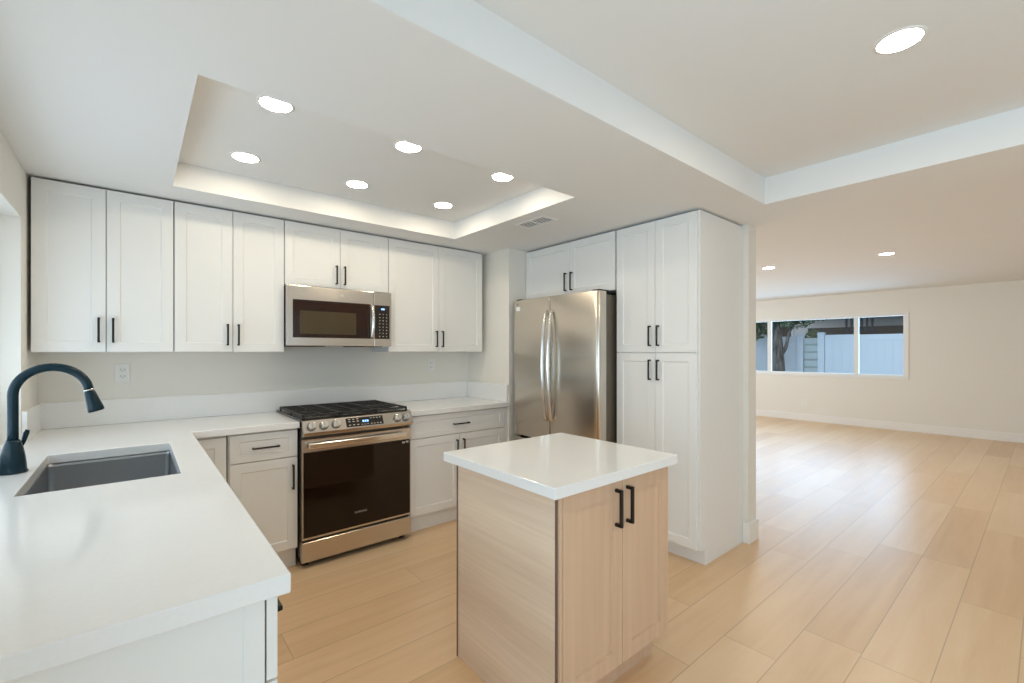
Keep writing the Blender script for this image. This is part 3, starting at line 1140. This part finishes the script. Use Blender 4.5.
obj('corner_post', B((0.009, 0.024, 0.0, 0.022, 0.0, IT - 0.041, 0.001)), 'oak_v', r)
obj('countertop', B((IX0 - bx0, IX1 - bx0, IY0 - by0, IY1 - by0, IT - 0.040, IT, 0.0025), seg=2), 'quartz', r)['label'] = 'white quartz slab'
s = 0.370
for x0, x1, hx_ in ((0.027, s - G, s - 0.036), (s + G, w, s + 0.036)):
    dd = obj('door', shaker_bm(x1 - x0, IT - 0.047 - 0.140, rail=0.064, topr=0.064, rec=0.010, slope=0.0012), 'oak_v', r, (x0, 0, 0.140))
    hd = obj('handle', bar_pull_bm(0.147, True, 0.034, 0.0125), 'black', dd, (hx_ - 0.009 - x0, 0, 0.775 - 0.140))
    hd['label'] = 'black bar handle'

# ================================================================== OUTLETS
def outlet(label, loc, rotz, dim=1.0):
    r = thing('wall_outlet', label, 'outlet', loc, rotz, 'white wall outlets')
    obj('cover_plate', B((-0.036, 0.036, -0.005, 0.0, -0.058, 0.058, 0.0015)), 'white_plastic', r)
    for z in (-0.020, 0.020):
        bm = bmesh.new()
        box(bm, -0.0165, 0.0165, -0.0075, -0.004, z - 0.014, z + 0.014, 0.003)
        rc = obj('receptacle', bm, 'white_plastic', r)
        bm = bmesh.new()
        box(bm, -0.009, -0.0065, -0.0082, -0.007, z - 0.002, z + 0.008)
        box(bm, 0.0065, 0.009, -0.0082, -0.007, z - 0.002, z + 0.007)
        cyl(bm, (0, -0.0082, z - 0.007), (0, -0.007, z - 0.007), 0.0025, seg=10)
        obj('socket_slots', bm, 'slot', rc)
    return r


outlet('white duplex outlet on the back wall under the leftmost wall cabinet', (-0.060, 3.729, 1.252), 0)
outlet('white duplex outlet on the back wall right of the range', (2.13, 3.729, 1.262), 0)
outlet('white outlet low on the far living room wall below the window', (10.299, 3.16, 0.365), -PI / 2)

# ================================================================== RECESSED LIGHTS
rl = thing('recessed_light', 'x', 'ceiling light', (0, 0, 0))
bm = bmesh.new()
n = 40
rp = [(0.074, 0.0), (0.073, -0.002), (0.065, -0.004), (0.0615, -0.003), (0.0615, 0.0)]
rings = [[bm.verts.new((a * math.cos(2 * PI * k / n), a * math.sin(2 * PI * k / n), z)) for k in range(n)] for a, z in rp]
for a, b in zip(rings[:-1], rings[1:]):
    for k in range(n):
        f = bm.faces.new((a[k], a[(k + 1) % n], b[(k + 1) % n], b[k]))
        f.smooth = True
bmesh.ops.recalc_face_normals(bm, faces=bm.faces)
obj('trim_ring', bm, 'trim', rl)
bm = bmesh.new()
cyl(bm, (0, 0, -0.0035), (0, 0, -0.001), 0.061, 0.0615, 40)
obj('lens', bm, 'lens', rl)
GK = 'recessed lights in the kitchen tray'
spots = [
    (0.463, 2.130, 2.45, 'round recessed light in the kitchen tray, near row, leftmost', GK),
    (1.085, 2.130, 2.45, 'round recessed light in the kitchen tray, near row, middle', GK),
    (1.710, 2.130, 2.45, 'round recessed light in the kitchen tray, near row, closest to the pantry', GK),
    (0.463, 2.820, 2.45, 'round recessed light in the kitchen tray, cabinet-side row, leftmost', GK),
    (1.080, 2.820, 2.45, 'round recessed light in the kitchen tray, cabinet-side row, middle', GK),
    (1.712, 2.820, 2.45, 'round recessed light in the kitchen tray, cabinet-side row, nearest the air vent', GK),
    (2.045, 0.335, 2.475, 'large-looking recessed light in the raised ceiling at the upper right', 'recessed lights beyond the kitchen tray'),
    (6.28, 2.33, 2.47, 'small recessed light in the living room ceiling near the white wall end', 'recessed lights beyond the kitchen tray'),
    (6.38, 1.155, 2.47, 'small recessed light in the living room ceiling, right one of the pair', 'recessed lights beyond the kitchen tray'),
]
rl.location = spots[0][:3]
rl['label'] = spots[0][3]
rl['group'] = spots[0][4]
lens_b = None
for s_ in spots[1:]:
    q_ = dup(rl, s_[:3], s_[3], s_[4])
    if s_[4] != GK:
        for c_ in q_.children:
            if c_.name.startswith('lens'):
                if lens_b is None:
                    lens_b = c_.data.copy()
                    lens_b.materials[0] = M['lens_b']
                c_.data = lens_b

# ================================================================== AIR VENT in the soffit
r = thing('ceiling_vent', 'white rectangular louvred air vent in the ceiling above the refrigerator', 'vent', (2.185, 2.345, 2.31))
vx, vy = 0.075, 0.150
obj('frame', B((-vx, vx, -vy, -vy + 0.022, -0.006, -0.0005, 0.001), (-vx, vx, vy - 0.022, vy, -0.006, -0.0005, 0.001),
               (-vx, -vx + 0.022, -vy + 0.022, vy - 0.022, -0.006, -0.0005, 0.001), (vx - 0.022, vx, -vy + 0.022, vy - 0.022, -0.006, -0.0005, 0.001)), 'trim', r)
obj('duct_shade_plate', B((-vx + 0.02, vx - 0.02, -vy + 0.02, vy - 0.02, -0.002, -0.0005)), 'vent_in', r)  # no hole: flat dark plate, the duct's shade put into its colour
for k in range(4):
    bm = bmesh.new()
    x = -vx + 0.036 + k * 0.0245
    box(bm, x, x + 0.006, -vy + 0.02, vy - 0.02, -0.006, -0.003)
    obj('louver', bm, 'trim', r)
obj('centre_bar', B((-vx + 0.02, vx - 0.02, -0.004, 0.004, -0.0065, -0.003)), 'trim', r)

# ================================================================== OUTSIDE THE FAR WINDOW
o = obj('yard_ground', B((10.45, 30, -8, 16, -0.15, -0.02)), 'ground')
o['kind'] = 'structure'
FX = 13.3


def fence_panel(y0, y1, ztop, label, mat='fence'):
    r = thing('vinyl_fence', label, 'fence', (FX, y0, -0.02), 0, 'white vinyl fences')
    w = y1 - y0
    bm = bmesh.new()
    n = max(2, int(w / 0.15))
    for k in range(n):
        a, b = w * k / n, w * (k + 1) / n
        box(bm, 0.0, 0.02, a + 0.0003, b - 0.0003, 0.08, ztop - 0.04, 0.002)
    obj('boards', bm, mat, r)
    obj('top_rail', B((-0.015, 0.035, 0, w, ztop - 0.13, ztop, 0.004)), mat, r)
    obj('bottom_rail', B((-0.015, 0.035, 0, w, 0.02, 0.14, 0.004)), mat, r)


def fence_post(y, ztop, label):
    r = thing('fence_post', label, 'fence post', (FX, y, -0.02), 0, 'white vinyl fence posts')
    obj('post', B((-0.055, 0.075, -0.07, 0.07, 0, ztop - 0.03, 0.004)), 'fence', r)
    bm = bmesh.new()
    box(bm, -0.065, 0.085, -0.08, 0.08, ztop - 0.03, ztop - 0.012, 0.003)
    box(bm, -0.045, 0.065, -0.06, 0.06, ztop - 0.012, ztop, 0.006)
    obj('cap', bm, 'fence', r)


fence_panel(0.60, 2.90, 1.81, 'white vinyl fence panel seen through the right window pane')
fence_panel(2.90, 3.62, 1.82, 'white vinyl fence panel directly right of the tall gate post')
fence_post(3.70, 1.89, 'white fence post on the right side of the slatted gate')
fence_post(4.165, 1.86, 'white fence post on the left side of the slatted gate')
fence_panel(4.25, 5.9, 1.80, 'white vinyl fence panel behind the tree trunk')
fence_panel(5.9, 8.0, 1.80, 'white vinyl fence panel at the far left edge, left of the tree', )
r = thing('slatted_gate', 'grey horizontal slat gate section between two white fence posts', 'gate', (FX, 3.775, -0.02))
obj('gate_frame', B((0.03, 0.045, 0.0, 0.30, 0.05, 1.74)), 'fence_grey', r)
for k in range(9):
    obj('slat', B((-0.02, 0.0, 0.0, 0.30, 0.07 + k * 0.19, 0.07 + k * 0.19 + 0.160, 0.006)), 'fence_grey', r)

# tree just outside the window: a trunk, branches and leaves
r = thing('tree', 'old tree with thick dark leaning trunk standing before the white fence', 'tree', (12.6, 4.42, -0.02))
bm = bmesh.new()
tp = [(0, 0, -0.02), (0.0, -0.01, 0.5), (0.02, 0.03, 1.0), (0.03, 0.08, 1.5), (0.05, 0.16, 2.1), (0.1, 0.25, 2.9), (0.1, 0.3, 3.6)]
tube(bm, tp, [0.24, 0.17, 0.15, 0.15, 0.16, 0.12, 0.06], 18)
tube(bm, [(0.02, -0.02, 1.25), (-0.02, -0.15, 1.5), (-0.04, -0.24, 1.9), (-0.05, -0.5, 2.3), (0.0, -0.9, 2.7)], [0.045, 0.035, 0.03, 0.025, 0.015], 12)
tube(bm, [(0.04, 0.12, 1.8), (-0.1, 0.4, 2.2), (-0.2, 0.9, 2.6), (-0.2, 1.4, 2.9)], [0.08, 0.06, 0.045, 0.02], 12)
for v in bm.verts:
    v.co += Vector((random.uniform(-1, 1), random.uniform(-1, 1), 0)) * 0.012
obj('trunk', bm, 'bark', r)


def leaves(bm, centre, rad, n, size):
    for _ in range(n):
        while True:
            q = Vector((random.uniform(-1, 1), random.uniform(-1, 1), random.uniform(-1, 1)))
            if q.length < 1:
                break
        c = Vector(centre) + Vector((q.x * rad[0], q.y * rad[1], q.z * rad[2]))
        a = Vector((random.gauss(0, 1), random.gauss(0, 1), random.gauss(0, 1))).normalized()
        b = a.orthogonal().normalized()
        s_ = size * random.uniform(0.6, 1.3)
        c2 = a.cross(b) * s_ * 0.08
        vs = [bm.verts.new(c + p) for p in (-a * s_, b * s_ * 0.4 + c2, a * s_, -b * s_ * 0.4 + c2)]
        bm.faces.new(vs)


bm = bmesh.new()
leaves(bm, (0.1, 0.5, 2.7), (0.9, 1.3, 0.62), 2600, 0.06)
leaves(bm, (0.0, -0.75, 2.55), (0.6, 0.75, 0.42), 1100, 0.05)
leaves(bm, (0.0, -0.35, 2.16), (0.35, 0.42, 0.20), 520, 0.045)
leaves(bm, (-0.15, -0.05, 2.22), (0.3, 0.8, 0.14), 500, 0.045)
leaves(bm, (0.1, 0.80, 2.02), (0.5, 0.60, 0.32), 2200, 0.05)
obj('foliage', bm, 'leaf', r)

# shrub behind the gate
r = thing('shrub', 'green shrub rising behind the slatted gate', 'shrub', (15.2, 4.45, -0.02))
bm = bmesh.new()
for k in range(5):
    a = k * 1.3
    tube(bm, [(0, 0, -0.02), (0.1 * math.cos(a), 0.1 * math.sin(a), 0.9), (0.28 * math.cos(a), 0.28 * math.sin(a), 1.8)], [0.03, 0.02, 0.01], 8)
obj('stem', bm, 'bark', r)
bm = bmesh.new()
leaves(bm, (0, 0, 1.25), (0.45, 0.30, 0.85), 900, 0.07)
obj('foliage', bm, 'leaf', r)

# neighbouring building
BX = 21.0
r = thing('neighbour_building', 'white building beyond the fence with dark brown carport roof', 'building', (BX, -2, -0.02))
obj('wall', B((0, 4, 0, 16, 0, 5.2)), 'stucco', r)
obj('carport_roof', B((-3.2, -0.02, 0.5, 7.35, 1.93, 2.20)), 'roof_dark', r)
for y in (0.8, 4.0, 7.1):
    obj('carport_post', B((-3.1, -2.95, y - 0.07, y + 0.07, 0, 1.93)), 'rail_dark', r)
obj('balcony_slab', B((-1.3, -0.01, 3.2, 8.4, 2.78, 2.92)), 'rail_dark', r)
for y in (8.9, 10.6):
    wf = obj('window', B((-0.05, -0.005, y, y + 0.95, 1.1, 2.45)), 'roof_dark', r)
    obj('casing', B((-0.07, -0.0, y - 0.08, y, 1.02, 2.53), (-0.07, 0, y + 0.95, y + 1.03, 1.02, 2.53), (-0.07, 0, y, y + 0.95, 2.45, 2.53)), 'stucco', wf)
r = thing('metal_staircase', 'black metal stair railing in front of the white neighbouring building', 'railing', (17.4, 3.50, -0.02))
for k in range(6):
    y = k * 0.132
    obj('baluster', B((0, 0.05, y - 0.025, y + 0.025, 0.0 if k in (0, 5) else 2.05, 3.2)), 'rail_dark', r)
obj('rail', B((-0.005, 0.055, -0.03, 0.69, 3.2, 3.26), (-0.005, 0.055, -0.03, 0.69, 2.03, 2.09), (-0.005, 0.055, -0.03, 0.69, 2.60, 2.64)), 'rail_dark', r)
